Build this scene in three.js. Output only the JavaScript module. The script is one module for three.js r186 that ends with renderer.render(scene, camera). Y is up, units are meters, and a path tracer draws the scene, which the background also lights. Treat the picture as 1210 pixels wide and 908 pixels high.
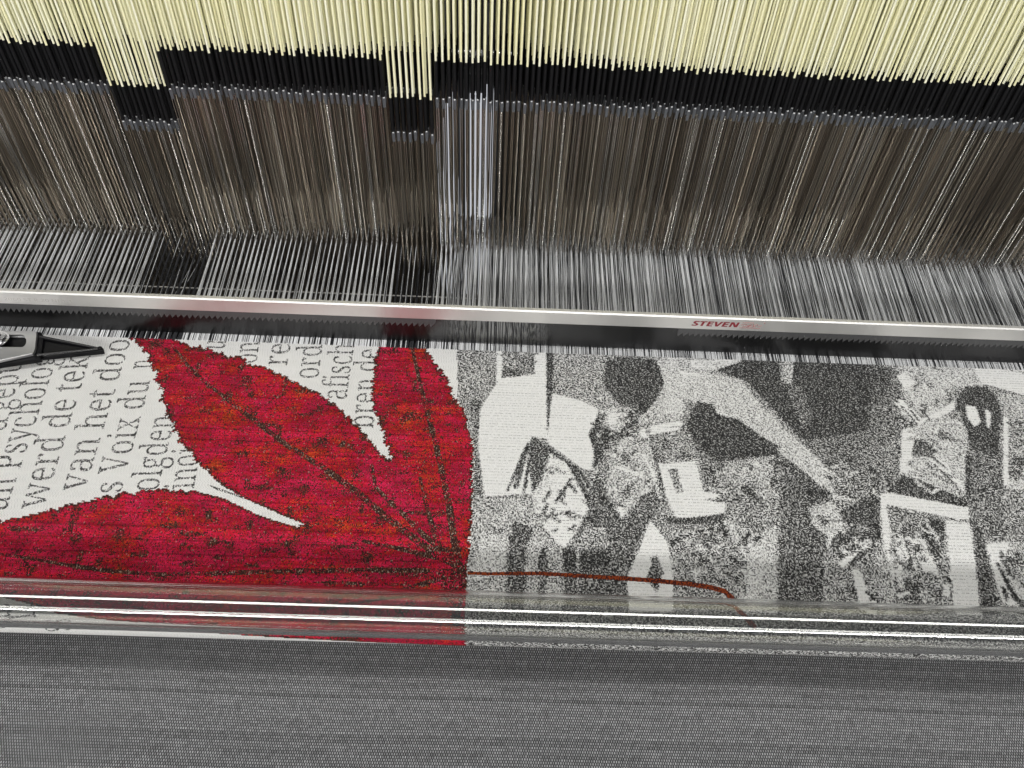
import * as THREE from 'three';
import { mergeGeometries } from 'three/addons/utils/BufferGeometryUtils.js';
import { RoundedBoxGeometry } from 'three/addons/geometries/RoundedBoxGeometry.js';
import { FontLoader } from 'three/addons/loaders/FontLoader.js';
import { RectAreaLightUniformsLib } from 'three/addons/lights/RectAreaLightUniformsLib.js';

// ---------------------------------------------------------------- camera, air, light, exposure
RectAreaLightUniformsLib.init();
const scene = new THREE.Scene();
const EYE = new THREE.Vector3(0, 0.37, 0.3355), PITCH = 50, ROLL = 3.4, YAW = 1.8;
const camera = new THREE.PerspectiveCamera(48.8, 4 / 3, 0.01, 30);
camera.position.copy(EYE);
camera.rotation.order = 'YXZ';
camera.rotation.set(-PITCH * Math.PI / 180, -YAW * Math.PI / 180, ROLL * Math.PI / 180);
camera.updateMatrixWorld(true);
camera.updateProjectionMatrix();
scene.add(camera);
scene.background = new THREE.Color(0.17, 0.173, 0.178);          // even grey background, put in as ambient light
const renderer = new THREE.WebGLRenderer({ antialias: true });
renderer.toneMapping = THREE.LinearToneMapping;
renderer.toneMappingExposure = 1.0;
renderer.shadowMap.enabled = true;
const LAMPS = [[1.25, 0.12, 7.0, 0.20], [0.68, 1.16, 30, 0.14]];    // height, z, strength and width of the two tube lamps

// ---------------------------------------------------------------- helpers
function rng(seed) { let a = seed >>> 0; return () => { a = (a + 0x6D2B79F5) | 0; let t = Math.imul(a ^ (a >>> 15), 1 | a); t = (t + Math.imul(t ^ (t >>> 7), 61 | t)) ^ t; return ((t ^ (t >>> 14)) >>> 0) / 4294967296; }; }
function hash(i, j, k = 0) { let h = Math.imul(i, 374761393) ^ Math.imul(j, 668265263) ^ Math.imul(k, 2147483647 - 5689); h = Math.imul(h ^ (h >>> 13), 1274126177); h ^= h >>> 16; h = Math.imul(h, 0x85ebca6b); h ^= h >>> 13; return (h >>> 0) / 4294967296; }
function vnoise(x, y, k) { const i = Math.floor(x), j = Math.floor(y), f = x - i, g = y - j, u = f * f * (3 - 2 * f), v = g * g * (3 - 2 * g); return (hash(i, j, k) * (1 - u) + hash(i + 1, j, k) * u) * (1 - v) + (hash(i, j + 1, k) * (1 - u) + hash(i + 1, j + 1, k) * u) * v; }
const clamp = (v, a = 0, b = 1) => Math.min(b, Math.max(a, v));
const used = {};
function numbered(n) { used[n] = (used[n] ?? -1) + 1; return used[n] ? `${n}_${String(used[n]).padStart(3, '0')}` : n; }
function tag(o, label, category, group, kind) { const u = {}; if (label) u.label = label; if (category) u.category = category; if (group) u.group = group; if (kind) u.kind = kind; o.userData = u; return o; }
function thing(name, label, category, p = [0, 0, 0], group, kind) { const o = new THREE.Group(); o.name = numbered(name); o.position.set(...p); tag(o, label, category, group, kind); scene.add(o); return o; }
function part(name, g, m, parent = scene) { const o = new THREE.Mesh(g, m); o.name = parent === scene ? numbered(name) : name; o.castShadow = o.receiveShadow = true; parent.add(o); return o; }
// where the sight line of a spot measured on the photograph (1210 x 908) meets a plane of the loom
function sight(px, py) { return new THREE.Vector3(px / 605 - 1, 1 - py / 454, 0.5).unproject(camera).sub(EYE).normalize(); }
function atHeight(px, py, y = 0) { const d = sight(px, py), t = (y - EYE.y) / d.y; return [EYE.x + d.x * t, EYE.z + d.z * t]; }
function atDepth(px, py, z) { const d = sight(px, py), t = (z - EYE.z) / d.z; return [EYE.x + d.x * t, EYE.y + d.y * t]; }
class MB {                                                       // collects thin rods and boxes into one geometry
  constructor() { this.p = []; this.n = []; this.i = []; }
  rod(a, b, r, sides = 5, r2 = r) {
    const A = new THREE.Vector3(...a), B = new THREE.Vector3(...b), d = B.clone().sub(A).normalize();
    const u = new THREE.Vector3(Math.abs(d.y) > 0.8 ? 1 : 0, Math.abs(d.y) > 0.8 ? 0 : 1, 0).cross(d).normalize(), v = d.clone().cross(u), s = this.p.length / 3;
    for (let k = 0; k < sides; k++) { const t = k / sides * Math.PI * 2, c = u.clone().multiplyScalar(Math.cos(t)).addScaledVector(v, Math.sin(t));
      for (const [P, R] of [[A, r], [B, r2]]) { this.p.push(P.x + c.x * R, P.y + c.y * R, P.z + c.z * R); this.n.push(c.x, c.y, c.z); } }
    for (let k = 0; k < sides; k++) { const x = s + 2 * k, y = s + 2 * ((k + 1) % sides); this.i.push(x, y, x + 1, y, y + 1, x + 1); }
    return this;
  }
  path(pts, r, sides = 4) { for (let k = 0; k + 1 < pts.length; k++) this.rod(pts[k], pts[k + 1], r, sides); return this; }
  geometry() { const g = new THREE.BufferGeometry(); g.setAttribute('position', new THREE.Float32BufferAttribute(this.p, 3)); g.setAttribute('normal', new THREE.Float32BufferAttribute(this.n, 3)); g.setIndex(this.i); return g; }
}
function extrudeX(pts, half) {                                   // a (z, y) outline swept along x
  const s = new THREE.Shape(pts.map(([z, y]) => new THREE.Vector2(-z, y)));
  const g = new THREE.ExtrudeGeometry(s, { depth: half * 2, bevelEnabled: false, curveSegments: 8 });
  g.rotateY(Math.PI / 2); g.translate(-half, 0, 0); return g;
}
function slab(xz, y0, y1, bevel = 0, holes = []) {               // an (x, z) outline raised from y0 to y1
  const s = new THREE.Shape(xz.map(([x, z]) => new THREE.Vector2(x, -z)));
  for (const h of holes) s.holes.push(new THREE.Path(h.map(([x, z]) => new THREE.Vector2(x, -z))));
  const g = new THREE.ExtrudeGeometry(s, { depth: y1 - y0 - 2 * bevel, bevelEnabled: bevel > 0, bevelSize: bevel, bevelThickness: bevel, bevelOffset: -bevel, bevelSegments: 3 });
  g.translate(0, 0, bevel); g.rotateX(-Math.PI / 2); g.translate(0, y0, 0); return g;
}
const std = (r, g, b, roughness = 0.6, metalness = 0, more = {}) => new THREE.MeshStandardMaterial({ color: new THREE.Color().setRGB(r, g, b), roughness, metalness, side: THREE.DoubleSide, ...more });
function texture(w, h, fill, srgb = true) { const d = new Uint8Array(w * h * 4); fill(d, w, h); const t = new THREE.DataTexture(d, w, h); t.magFilter = t.minFilter = THREE.LinearFilter; t.wrapS = t.wrapT = THREE.RepeatWrapping; if (srgb) t.colorSpace = THREE.SRGBColorSpace; t.needsUpdate = true; return t; }
const phys = (r, g, b, roughness, specularIntensity, more = {}) => new THREE.MeshPhysicalMaterial({ color: new THREE.Color().setRGB(r, g, b), roughness, specularIntensity, side: THREE.DoubleSide, ...more });
const toS = (l) => 255 * (l <= 0.0031308 ? 12.92 * l : 1.055 * Math.pow(l, 1 / 2.4) - 0.055);

// ---------------------------------------------------------------- materials
const M = {
  cord: std(0.95, 0.93, 0.66, 0.5), sleeve: phys(0.005, 0.005, 0.006, 0.55, 0.5), bead: std(0.62, 0.63, 0.64, 0.35), clip: std(0.085, 0.09, 0.10, 0.45),
  wire: std(0.46, 0.42, 0.36, 0.3, 0.92), thread: std(0.78, 0.79, 0.80, 0.55), darkThread: std(0.030, 0.031, 0.036, 0.6),
  dent: std(0.15, 0.15, 0.155, 0.3, 1), black: std(0.012, 0.012, 0.013, 0.6), machine: std(0.02, 0.02, 0.021, 0.7), blackGloss: phys(0.004, 0.004, 0.005, 0.3, 0.3),
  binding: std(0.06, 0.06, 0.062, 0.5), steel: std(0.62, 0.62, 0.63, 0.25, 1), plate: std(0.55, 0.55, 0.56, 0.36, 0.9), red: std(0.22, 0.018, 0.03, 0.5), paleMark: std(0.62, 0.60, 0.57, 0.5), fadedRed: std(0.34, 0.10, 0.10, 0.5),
};
const brushed = texture(512, 64, (d, w, h) => { for (let j = 0; j < h; j++) for (let i = 0; i < w; i++) { const v = 205 + 26 * (vnoise(i / 120, j / 2, 3) - 0.5) + 8 * (hash(i >> 5, j, 5) - 0.5); const k = (j * w + i) * 4; d[k] = d[k + 1] = d[k + 2] = v; d[k + 3] = 255; } }, false);
brushed.repeat.set(3, 40);
M.alu = std(0.84, 0.83, 0.81, 0.6, 0.88, { roughnessMap: brushed });

// ---------------------------------------------------------------- the setting: dark floor, and a black backdrop put in behind the harness
tag(part('floor', new THREE.BoxGeometry(3, 0.02, 3).translate(0, -0.61, 0), M.machine), null, null, null, 'structure');
const back = tag(part('dark_backdrop', new THREE.BoxGeometry(2.4, 0.95, 0.02).translate(0, -0.13, -0.62), M.machine), 'black backdrop added behind the heddles to keep the gaps between them dark', 'housing');  // unlit sheet put in so the gaps between heddles read black

// ---------------------------------------------------------------- ceiling lamps (above the frame)
LAMPS.forEach(([y, z, power, wide], k) => {
  const t = thing('tube_lamp', k ? 'long ceiling tube lamp in front of the loom, outside the picture' : 'long ceiling tube lamp straight above the reed, outside the picture', 'lamp', [0, y, z]);
  part('tube', new THREE.CylinderGeometry(0.016, 0.016, 2.2, 20).rotateZ(Math.PI / 2), new THREE.MeshStandardMaterial({ color: 0x111111, emissive: new THREE.Color(1, 0.99, 0.96), emissiveIntensity: 3 }), t);
  part('housing', new RoundedBoxGeometry(2.3, 0.03, 0.09, 2, 0.006).translate(0, 0.034, 0), M.paleMark, t);
  const l = new THREE.RectAreaLight(new THREE.Color(1, 0.985, 0.955), power, 2.2, wide);
  l.position.set(0, y - 0.018, z); l.lookAt(0, 0, k ? 0.05 : 0.0); l.castShadow = true; l.name = 'tube_light';
  scene.add(l);
});

// ---------------------------------------------------------------- the tapestry: what is woven where, in cloth coordinates
// x across the loom, s = metres from the fell towards the weaver (flat first, then round the breast rail)
const RAIL = { z: 0.1670, r: 0.009 }, S_FLAT = RAIL.z, S_END = S_FLAT + Math.PI * 0.95 * RAIL.r, X_HALF = 0.42, S_TEX = 0.206;
function clothPoint(x, s) {
  if (s <= S_FLAT) return [x, 0, s, 0, 1, 0];
  const a = (s - S_FLAT) / RAIL.r; return [x, -RAIL.r + Math.cos(a) * RAIL.r, RAIL.z + Math.sin(a) * RAIL.r, 0, Math.cos(a), Math.sin(a)];
}
const P = (px, py) => atHeight(px, py, 0);
const Q = (X, Y) => P(540 + X / 1.806, 400 + Y / 1.806);          // spots measured on an enlargement of the picture half
const LEAF = [[150, 390], [152, 400], [159, 406], [163, 406], [169, 417], [176, 420], [174, 426], [178.6, 434], [185, 446], [182, 448], [190.5, 459], [186, 458], [192, 466], [187, 474], [193, 477], [196, 483], [194, 489], [200, 496], [205, 507], [203, 509], [211.6, 517.6], [209, 521], [219.6, 531], [230, 541], [229, 545], [238, 552], [248.7, 562.5], [264.6, 576], [280, 584], [299, 594], [320, 603.5], [345, 614], [362, 620.5], [345, 621], [320, 614], [299, 606], [280, 597], [264.6, 589], [248.7, 585], [230, 580], [211.6, 578], [209, 581], [195, 577], [185, 577], [182, 580], [169, 578], [166, 581], [148, 581], [137.5, 582], [140, 585], [127, 585], [111, 588], [113, 591], [95, 591.6], [97, 594], [74, 595.6], [76, 599], [53, 601], [56, 604], [34, 607.5], [36, 610], [14.5, 612], [10, 615], [0, 613], [-70, 626], [-160, 655], [-70, 690], [0, 704], [40, 716], [70, 727], [140, 739], [260, 750], [400, 762], [550, 775], [550, 740], [552, 694], [552, 675], [556, 646], [558.7, 620], [560, 580], [560.6, 552], [561.5, 532], [559, 529], [560, 520], [556.6, 512], [553, 508], [552.6, 496], [548.7, 482], [544, 480], [542, 472.6], [536, 469], [535.4, 462], [531.5, 449], [528, 447], [525, 438], [517, 433], [511.6, 420], [507, 419], [505, 411], [503, 400], [446, 400], [447, 412], [442, 425], [440, 437], [442, 441], [439, 449], [437.5, 472.6], [440, 482], [443, 491], [449.5, 507], [453, 523], [459, 536], [462, 543.5], [455, 540], [447, 532], [440, 522], [434, 515], [425, 506], [416, 496], [407, 487], [398, 479], [388, 471], [384, 472], [378, 464], [365, 459], [352, 452], [340, 446], [332, 441], [326, 442], [322, 437], [312, 433], [303, 431], [299, 433], [290, 424], [284, 421], [278, 420], [276, 423], [263, 415], [260, 418], [250, 413], [236, 407], [234, 411], [220, 406], [205, 400], [205, 390]].map(([a, b]) => P(a, b)).flatMap((p, k, all) => {            // saw teeth along the margin
  const q = all[(k + 1) % all.length], d = Math.hypot(q[0] - p[0], q[1] - p[1]), n = Math.min(6, Math.floor(d / 0.0056 + 0.4)), o = [p], [sa] = P(240, 555), [sb, sz] = P(366, 560);
  if (d < 0.06 && !(p[0] > sa && p[0] < sb && p[1] > sz) && Math.max(p[1], q[1]) < 0.135) for (let m = 0; m < n; m++) { const t = (m + 0.25 + 0.3 * hash(k, m, 51)) / n, h = 0.0007 + 0.0016 * hash(k, m, 52), u = [(q[0] - p[0]) / d, (q[1] - p[1]) / d]; o.push([p[0] + u[0] * d * t - u[1] * 0.0002, p[1] + u[1] * d * t + u[0] * 0.0002], [p[0] + u[0] * d * t + u[1] * h, p[1] + u[1] * d * t - u[0] * h]); }
  return o; });
const STEM = [[548, 677], [575, 678.5], [605, 678], [640, 678], [672, 680], [705, 682], [740, 684], [780, 687], [815, 690.5], [840, 694.5], [856, 699], [866, 708], [875, 722], [890, 741]].map(([a, b]) => P(a, b));
const EDGE = [[541, 396], [540, 430], [541, 470], [553, 500], [559, 560], [556, 646], [551, 680], [550, 780]].map(([a, b]) => P(a, b));   // where the photograph half begins
function inside(poly, x, y) { let c = false; for (let i = 0, j = poly.length - 1; i < poly.length; j = i++) { const [xi, yi] = poly[i], [xj, yj] = poly[j]; if ((yi > y) !== (yj > y) && x < (xj - xi) * (y - yi) / (yj - yi) + xi) c = !c; } return c; }
function segDist(line, x, y) { let b = 9; for (let k = 0; k + 1 < line.length; k++) { const [ax, ay] = line[k], [bx, by] = line[k + 1], dx = bx - ax, dy = by - ay, t = clamp(((x - ax) * dx + (y - ay) * dy) / (dx * dx + dy * dy)); b = Math.min(b, Math.hypot(x - ax - dx * t, y - ay - dy * t)); } return b; }
function edgeX(s) { for (let k = 0; k + 1 < EDGE.length; k++) if (s <= EDGE[k + 1][1] || k + 2 === EDGE.length) { const t = (s - EDGE[k][1]) / (EDGE[k + 1][1] - EDGE[k][1]); return EDGE[k][0] + (EDGE[k + 1][0] - EDGE[k][0]) * t; } }

const TW = 2048, TH = 1024, LX0 = -X_HALF, LW = 0.43, RX0 = -0.06, RW = X_HALF + 0.06;
function sketch(x0, w, draw) {                                     // a canvas whose unit is the metre of cloth
  const c = document.createElement('canvas'); c.width = TW; c.height = TH; const g = c.getContext('2d');
  g.setTransform(TW / w, 0, 0, TH / S_TEX, -x0 * TW / w, 0); draw(g);
  return g.getImageData(0, 0, TW, TH).data;
}
const gray = (v) => { const k = Math.round(clamp(v) * 255); return `rgb(${k},${k},${k})`; };
function poly(g, pts, v) { g.fillStyle = gray(v); g.beginPath(); pts.forEach(([x, y], k) => k ? g.lineTo(x, y) : g.moveTo(x, y)); g.closePath(); g.fill(); }
function stroke(g, pts, v, w) { g.strokeStyle = gray(v); g.lineWidth = w; g.lineCap = 'round'; g.lineJoin = 'round'; g.beginPath(); pts.forEach(([x, y], k) => k ? g.lineTo(x, y) : g.moveTo(x, y)); g.stroke(); }
function blob(g, [x, y], rx, ry, v) { g.fillStyle = gray(v); g.beginPath(); g.ellipse(x, y, rx, ry, 0, 0, 7); g.fill(); }

// --- left half: white ground with lines of lettering; red channel of the sketch = ink, green = leaf shade
const LINES = [
  ['d gepub', 6, 510, 31, 410, 20], ['an Psycholog', 7, 604, 69, 419, 20.5], ['werd de teks', 52, 600, 111, 408, 20.5], ['van het doo', 100, 580, 155, 400, 20.5],
  ['s Voix du', 143, 583, 178, 449, 20], ['n', 180, 436, 183, 424, 20], ['olgden', 186, 581, 208, 490, 20], ['inoi', 229, 578, 238, 528, 20], ['u', 264, 414, 268, 402, 20],
  ['on', 303, 430, 307, 403, 20], ['re', 339, 433, 344, 405, 20], ['ord', 376, 448, 381, 407, 20], ['afisch', 409, 473, 419, 406, 20], ['bren de', 441, 507, 450, 412, 20],
  ['n', 40, 734, 43, 712, 24], ['de', 8, 742, 14, 712, 24], ['s', 76, 746, 78, 734, 22],
];
const inkL = sketch(LX0, LW, (g) => {
  g.fillStyle = '#fff'; g.fillRect(LX0, 0, LW, S_TEX);
  for (const [text, ax, ay, bx, by, mm] of LINES) {
    const A = P(ax, ay), B = P(bx, by), len = Math.hypot(B[0] - A[0], B[1] - A[1]);
    g.save(); g.translate(A[0], A[1]); g.rotate(Math.atan2(B[1] - A[1], B[0] - A[0]));
    const k = mm / 1000 / 100; g.scale(k, k); g.font = '100px serif'; g.fillStyle = '#000';
    const wide = g.measureText(text).width; g.scale(len / k / wide, 1); g.fillText(text, 0, 0);
    g.restore();
  }
  for (let k = 0; k < 26; k++) { const t = k / 25, a = P(246 + 62 * t, 573 + 22 * t), b = P(258 + 62 * t, 579.5 + 20 * t); stroke(g, [a, b], 0.1, 0.0005); }
});
const maskL = sketch(LX0, LW, (g) => { g.fillStyle = '#000'; g.fillRect(LX0, 0, LW, S_TEX); poly(g, LEAF, 1); });
const coreL = sketch(LX0, LW, (g) => { g.fillStyle = '#000'; g.fillRect(LX0, 0, LW, S_TEX); poly(g, LEAF, 1); stroke(g, [...LEAF, LEAF[0]], 0, 0.0026); });
const VEINS = [[[545, 672], [500, 645], [455, 610], [420, 580], [380, 552], [340, 527], [300, 497], [262, 467], [240, 450], [222, 432], [206, 412]], [[543, 670], [537, 640], [531, 600], [523, 560], [514, 520], [506, 492], [498, 460], [491, 430], [487, 410]], [[540, 665], [500, 632], [474, 605], [459, 592], [444, 576], [439, 549]], [[520, 650], [508, 613], [501, 584], [496, 565]], [[545, 676], [450, 674], [350, 675], [250, 678], [180, 679], [120, 674], [80, 668], [40, 661], [-20, 652], [-70, 648]], [[520, 660], [470, 648], [430, 640]], [[545, 676], [470, 700], [380, 720]], [[545, 676], [545, 700], [540, 740]]];
const leafL = sketch(LX0, LW, (g) => {
  g.fillStyle = '#fff'; g.fillRect(LX0, 0, LW, S_TEX);
  VEINS.forEach((v, n) => { const m = v.map(([a, b]) => P(a, b)); m.forEach((q, k) => { if (k) stroke(g, [m[k - 1], q], 0.12, (n < 2 ? 0.0042 : n === 4 ? 0.0030 : 0.0034) * (1 - 0.6 * k / m.length)); }); });
  const r = rng(77);
  for (const [a, b, w, h] of [[234, 434, 3, 14], [284, 436, 3, 9], [338, 455, 4, 20], [270, 468, 5, 8], [247, 608, 4, 9], [168, 632, 4, 6], [110, 600, 5, 6], [140, 612, 4, 6], [250, 640, 6, 8], [430, 530, 3, 9], [405, 525, 3, 6], [400, 620, 7, 8], [360, 600, 6, 5], [490, 455, 3, 8], [505, 478, 6, 12], [340, 640, 4, 8], [295, 620, 4, 8], [60, 660, 8, 3], [500, 680, 40, 4], [535, 690, 14, 25], [430, 690, 60, 3]]) { const q = P(a, b), e = P(a + w, b), f = P(a, b + h); blob(g, q, Math.abs(e[0] - q[0]), Math.abs(f[1] - q[1]) * 0.7, 0.42); }
  for (let k = 0; k < 150; k++) { const q = P(r() * 555, 400 + r() * 330); blob(g, q, 0.0006 + r() * 0.0015, 0.0006 + r() * 0.0022, 0.5 + 0.3 * r()); }
});
// --- right half: the black and white picture, as shares of white
const PICTURE = [
  [.42, [0, 20], [98, 25], [85, 95], [50, 150], [40, 340], [0, 340]], [.30, [25, 120], [60, 140], [48, 220], [50, 330], [36, 340], [36, 200]],
  [.88, [85, 20], [99, 20], [95, 85], [84, 92]], [.36, [97, 20], [166, 24], [166, 74], [96, 84]], [.2, [100, 55], [130, 65], [140, 76], [97, 83]], [.87, [165, 22], [192, 24], [190, 78], [165, 74]],
  [.90, [90, 87], [165, 77], [190, 62], [192, 215], [160, 210], [150, 225], [160, 332], [60, 337], [45, 230], [50, 150], [70, 120]],
  [.45, [205, 26], [322, 32], [330, 140], [315, 155], [265, 132], [204, 112]], [.13, [190, 26], [206, 28], [204, 120], [199, 205], [193, 200]],
  [.90, [203, 117], [260, 132], [312, 155], [290, 195], [293, 282], [270, 280], [192, 222]], [.60, [430, 36], [560, 48], [490, 130], [480, 182], [385, 184], [395, 120]], [.7, [450, 40], [470, 42], [480, 160], [440, 160]],
  [.15, [318, 50], [350, 40], [425, 45], [442, 95], [425, 132], [395, 165], [345, 138], [312, 100]], [.30, [285, 200], [330, 142], [385, 140], [388, 180], [340, 225], [292, 250]],
  [.7, [345, 150], [375, 150], [365, 175], [340, 180]], [.7, [310, 165], [330, 170], [318, 195], [305, 185]], [.12, [290, 205], [330, 200], [320, 235], [295, 250]],
  [.68, [440, 66], [550, 76], [605, 88], [655, 150], [720, 212], [800, 284], [880, 352], [800, 340], [700, 258], [640, 212], [560, 165], [495, 130], [455, 120]], [.78, [470, 70], [540, 80], [600, 140], [540, 130]],
  [.10, [515, 132], [560, 162], [640, 212], [692, 246], [640, 258], [570, 264], [520, 240], [488, 190], [500, 160]],
  [.11, [556, 68], [600, 46], [690, 42], [692, 92], [718, 96], [718, 46], [905, 56], [930, 130], [905, 215], [800, 225], [735, 214], [680, 155], [618, 92]], [.55, [687, 38], [717, 40], [716, 97], [694, 96]], [.25, [700, 100], [740, 100], [760, 180], [735, 190]],
  [.30, [890, 56], [950, 66], [962, 190], [890, 260], [800, 285], [740, 220], [880, 195]], [.17, [880, 60], [930, 66], [910, 130], [890, 140]],
  [.40, [412, 190], [490, 184], [512, 260], [430, 268]], [.85, [412, 186], [480, 178], [482, 186], [414, 194]], [.82, [428, 268], [508, 256], [532, 346], [575, 352], [572, 374], [468, 386], [455, 360]], [.35, [444, 286], [490, 279], [506, 332], [462, 346]], [.14, [458, 388], [570, 376], [566, 390], [464, 397]],
  [.58, [328, 232], [402, 190], [428, 300], [352, 386], [318, 330]], [.42, [344, 244], [385, 226], [392, 270], [354, 290]], [.82, [326, 320], [338, 318], [360, 370], [352, 386]], [.8, [390, 195], [402, 192], [425, 290], [415, 300]],
  [.52, [40, 338], [160, 343], [202, 400], [226, 450], [226, 580], [14, 580]], [.64, [50, 420], [110, 420], [100, 500], [30, 520]], [.22, [122, 392], [162, 402], [140, 580], [100, 580]], [.58, [152, 430], [187, 440], [176, 505], [142, 505]], [.22, [187, 438], [198, 500], [172, 580], [176, 500]],
  [.24, [275, 352], [300, 290], [350, 388], [430, 308], [432, 345], [390, 420], [368, 500], [352, 580], [228, 580], [228, 448], [250, 440]], [.10, [230, 454], [262, 455], [262, 505], [230, 502]], [.13, [266, 456], [322, 460], [322, 500], [266, 502]], [.4, [275, 395], [320, 395], [320, 450], [270, 445]], [.1, [300, 330], [325, 350], [350, 395], [330, 390]], [.1, [400, 340], [432, 312], [432, 345], [395, 395]],
  [.74, [160, 334], [186, 242], [242, 270], [280, 350], [232, 442], [202, 402], [165, 356]], [.22, [160, 208], [202, 234], [182, 300], [160, 332], [156, 250]], [.2, [240, 262], [255, 280], [285, 345], [278, 352]],
  [.42, [458, 394], [600, 376], [645, 430], [605, 560], [470, 560]], [.62, [560, 380], [640, 420], [682, 400], [682, 580], [596, 580], [620, 480]], [.92, [412, 388], [450, 438], [462, 520], [457, 580], [368, 580], [363, 512], [390, 450]], [.28, [425, 458], [442, 500], [426, 545], [404, 512]],
  [.45, [560, 262], [690, 248], [680, 300], [660, 360], [590, 320]], [.28, [520, 250], [590, 262], [560, 320], [530, 330]], [.23, [690, 246], [800, 330], [782, 580], [682, 580], [692, 400]],
  [.35, [790, 300], [905, 228], [942, 250], [940, 300], [870, 352], [812, 332]], [.16, [800, 380], [900, 326], [912, 420], [880, 470], [830, 482], [800, 450]], [.58, [750, 362], [800, 344], [832, 400], [802, 424], [760, 402]], [.35, [770, 372], [795, 366], [800, 392], [778, 394]],
  [.42, [780, 470], [850, 490], [880, 580], [780, 580]], [.88, [812, 480], [878, 428], [888, 440], [826, 492]], [.7, [815, 450], [850, 430], [860, 440], [825, 462]], [.40, [860, 470], [910, 420], [930, 580], [890, 580]], [.92, [842, 494], [858, 494], [894, 580], [874, 580]],
  [.40, [900, 352], [1035, 386], [1062, 580], [918, 580]], [.80, [1040, 388], [1096, 396], [1120, 580], [1062, 580]], [.20, [1096, 384], [1122, 420], [1156, 580], [1118, 580]], [.75, [902, 350], [916, 352], [936, 470], [930, 580], [918, 580]],
  [.16, [990, 395], [1030, 395], [1034, 470], [1010, 460]], [.78, [945, 430], [965, 440], [985, 500], [970, 510]], [.78, [1000, 460], [1020, 470], [1030, 510], [1016, 505]], [.75, [935, 490], [960, 500], [960, 540], [940, 530]], [.14, [965, 520], [990, 520], [1000, 560], [980, 580]],
  [.66, [938, 50], [1130, 52], [1220, 64], [1220, 112], [1130, 97], [1062, 108], [1040, 150], [1000, 172], [956, 130]], [.88, [1100, 56], [1220, 78], [1220, 124], [1120, 96]], [.4, [985, 70], [1000, 75], [998, 100], [985, 95]], [.9, [938, 130], [955, 132], [1000, 180], [990, 190]], [.9, [1000, 170], [1060, 140], [1062, 152], [1010, 180]],
  [.62, [952, 198], [1000, 180], [1060, 170], [1088, 182], [1088, 335], [1078, 346], [944, 290]], [.28, [974, 214], [1060, 226], [1056, 250], [970, 256]], [.86, [950, 196], [966, 190], [962, 282], [944, 286]], [.76, [1000, 262], [1082, 242], [1080, 336], [1000, 300]], [.15, [945, 298], [1088, 350], [1088, 362], [918, 328]],
  [.30, [1088, 240], [1166, 246], [1166, 432], [1102, 400]], [.13, [1060, 140], [1085, 105], [1130, 103], [1162, 140], [1155, 250], [1100, 236], [1088, 195]], [.82, [1084, 142], [1108, 146], [1118, 178], [1106, 190], [1090, 172]], [.82, [1126, 150], [1140, 158], [1138, 192], [1130, 190]], [.55, [1150, 110], [1220, 130], [1220, 200], [1165, 170]],
  [.45, [1172, 172], [1300, 190], [1300, 320], [1172, 314]], [.88, [1166, 168], [1176, 168], [1176, 314], [1166, 314]], [.7, [1174, 300], [1300, 310], [1300, 330], [1174, 320]], [.2, [1185, 250], [1220, 255], [1215, 290], [1186, 288]],
  [.55, [1130, 434], [1300, 440], [1300, 590], [1190, 590]], [.82, [1132, 436], [1180, 436], [1174, 452], [1150, 452]], [.85, [1140, 452], [1152, 454], [1196, 580], [1180, 580]], [.15, [1154, 454], [1164, 454], [1218, 580], [1206, 580]], [.9, [905, 334], [922, 329], [1092, 362], [1092, 386], [1070, 386], [905, 352]],
];
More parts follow.
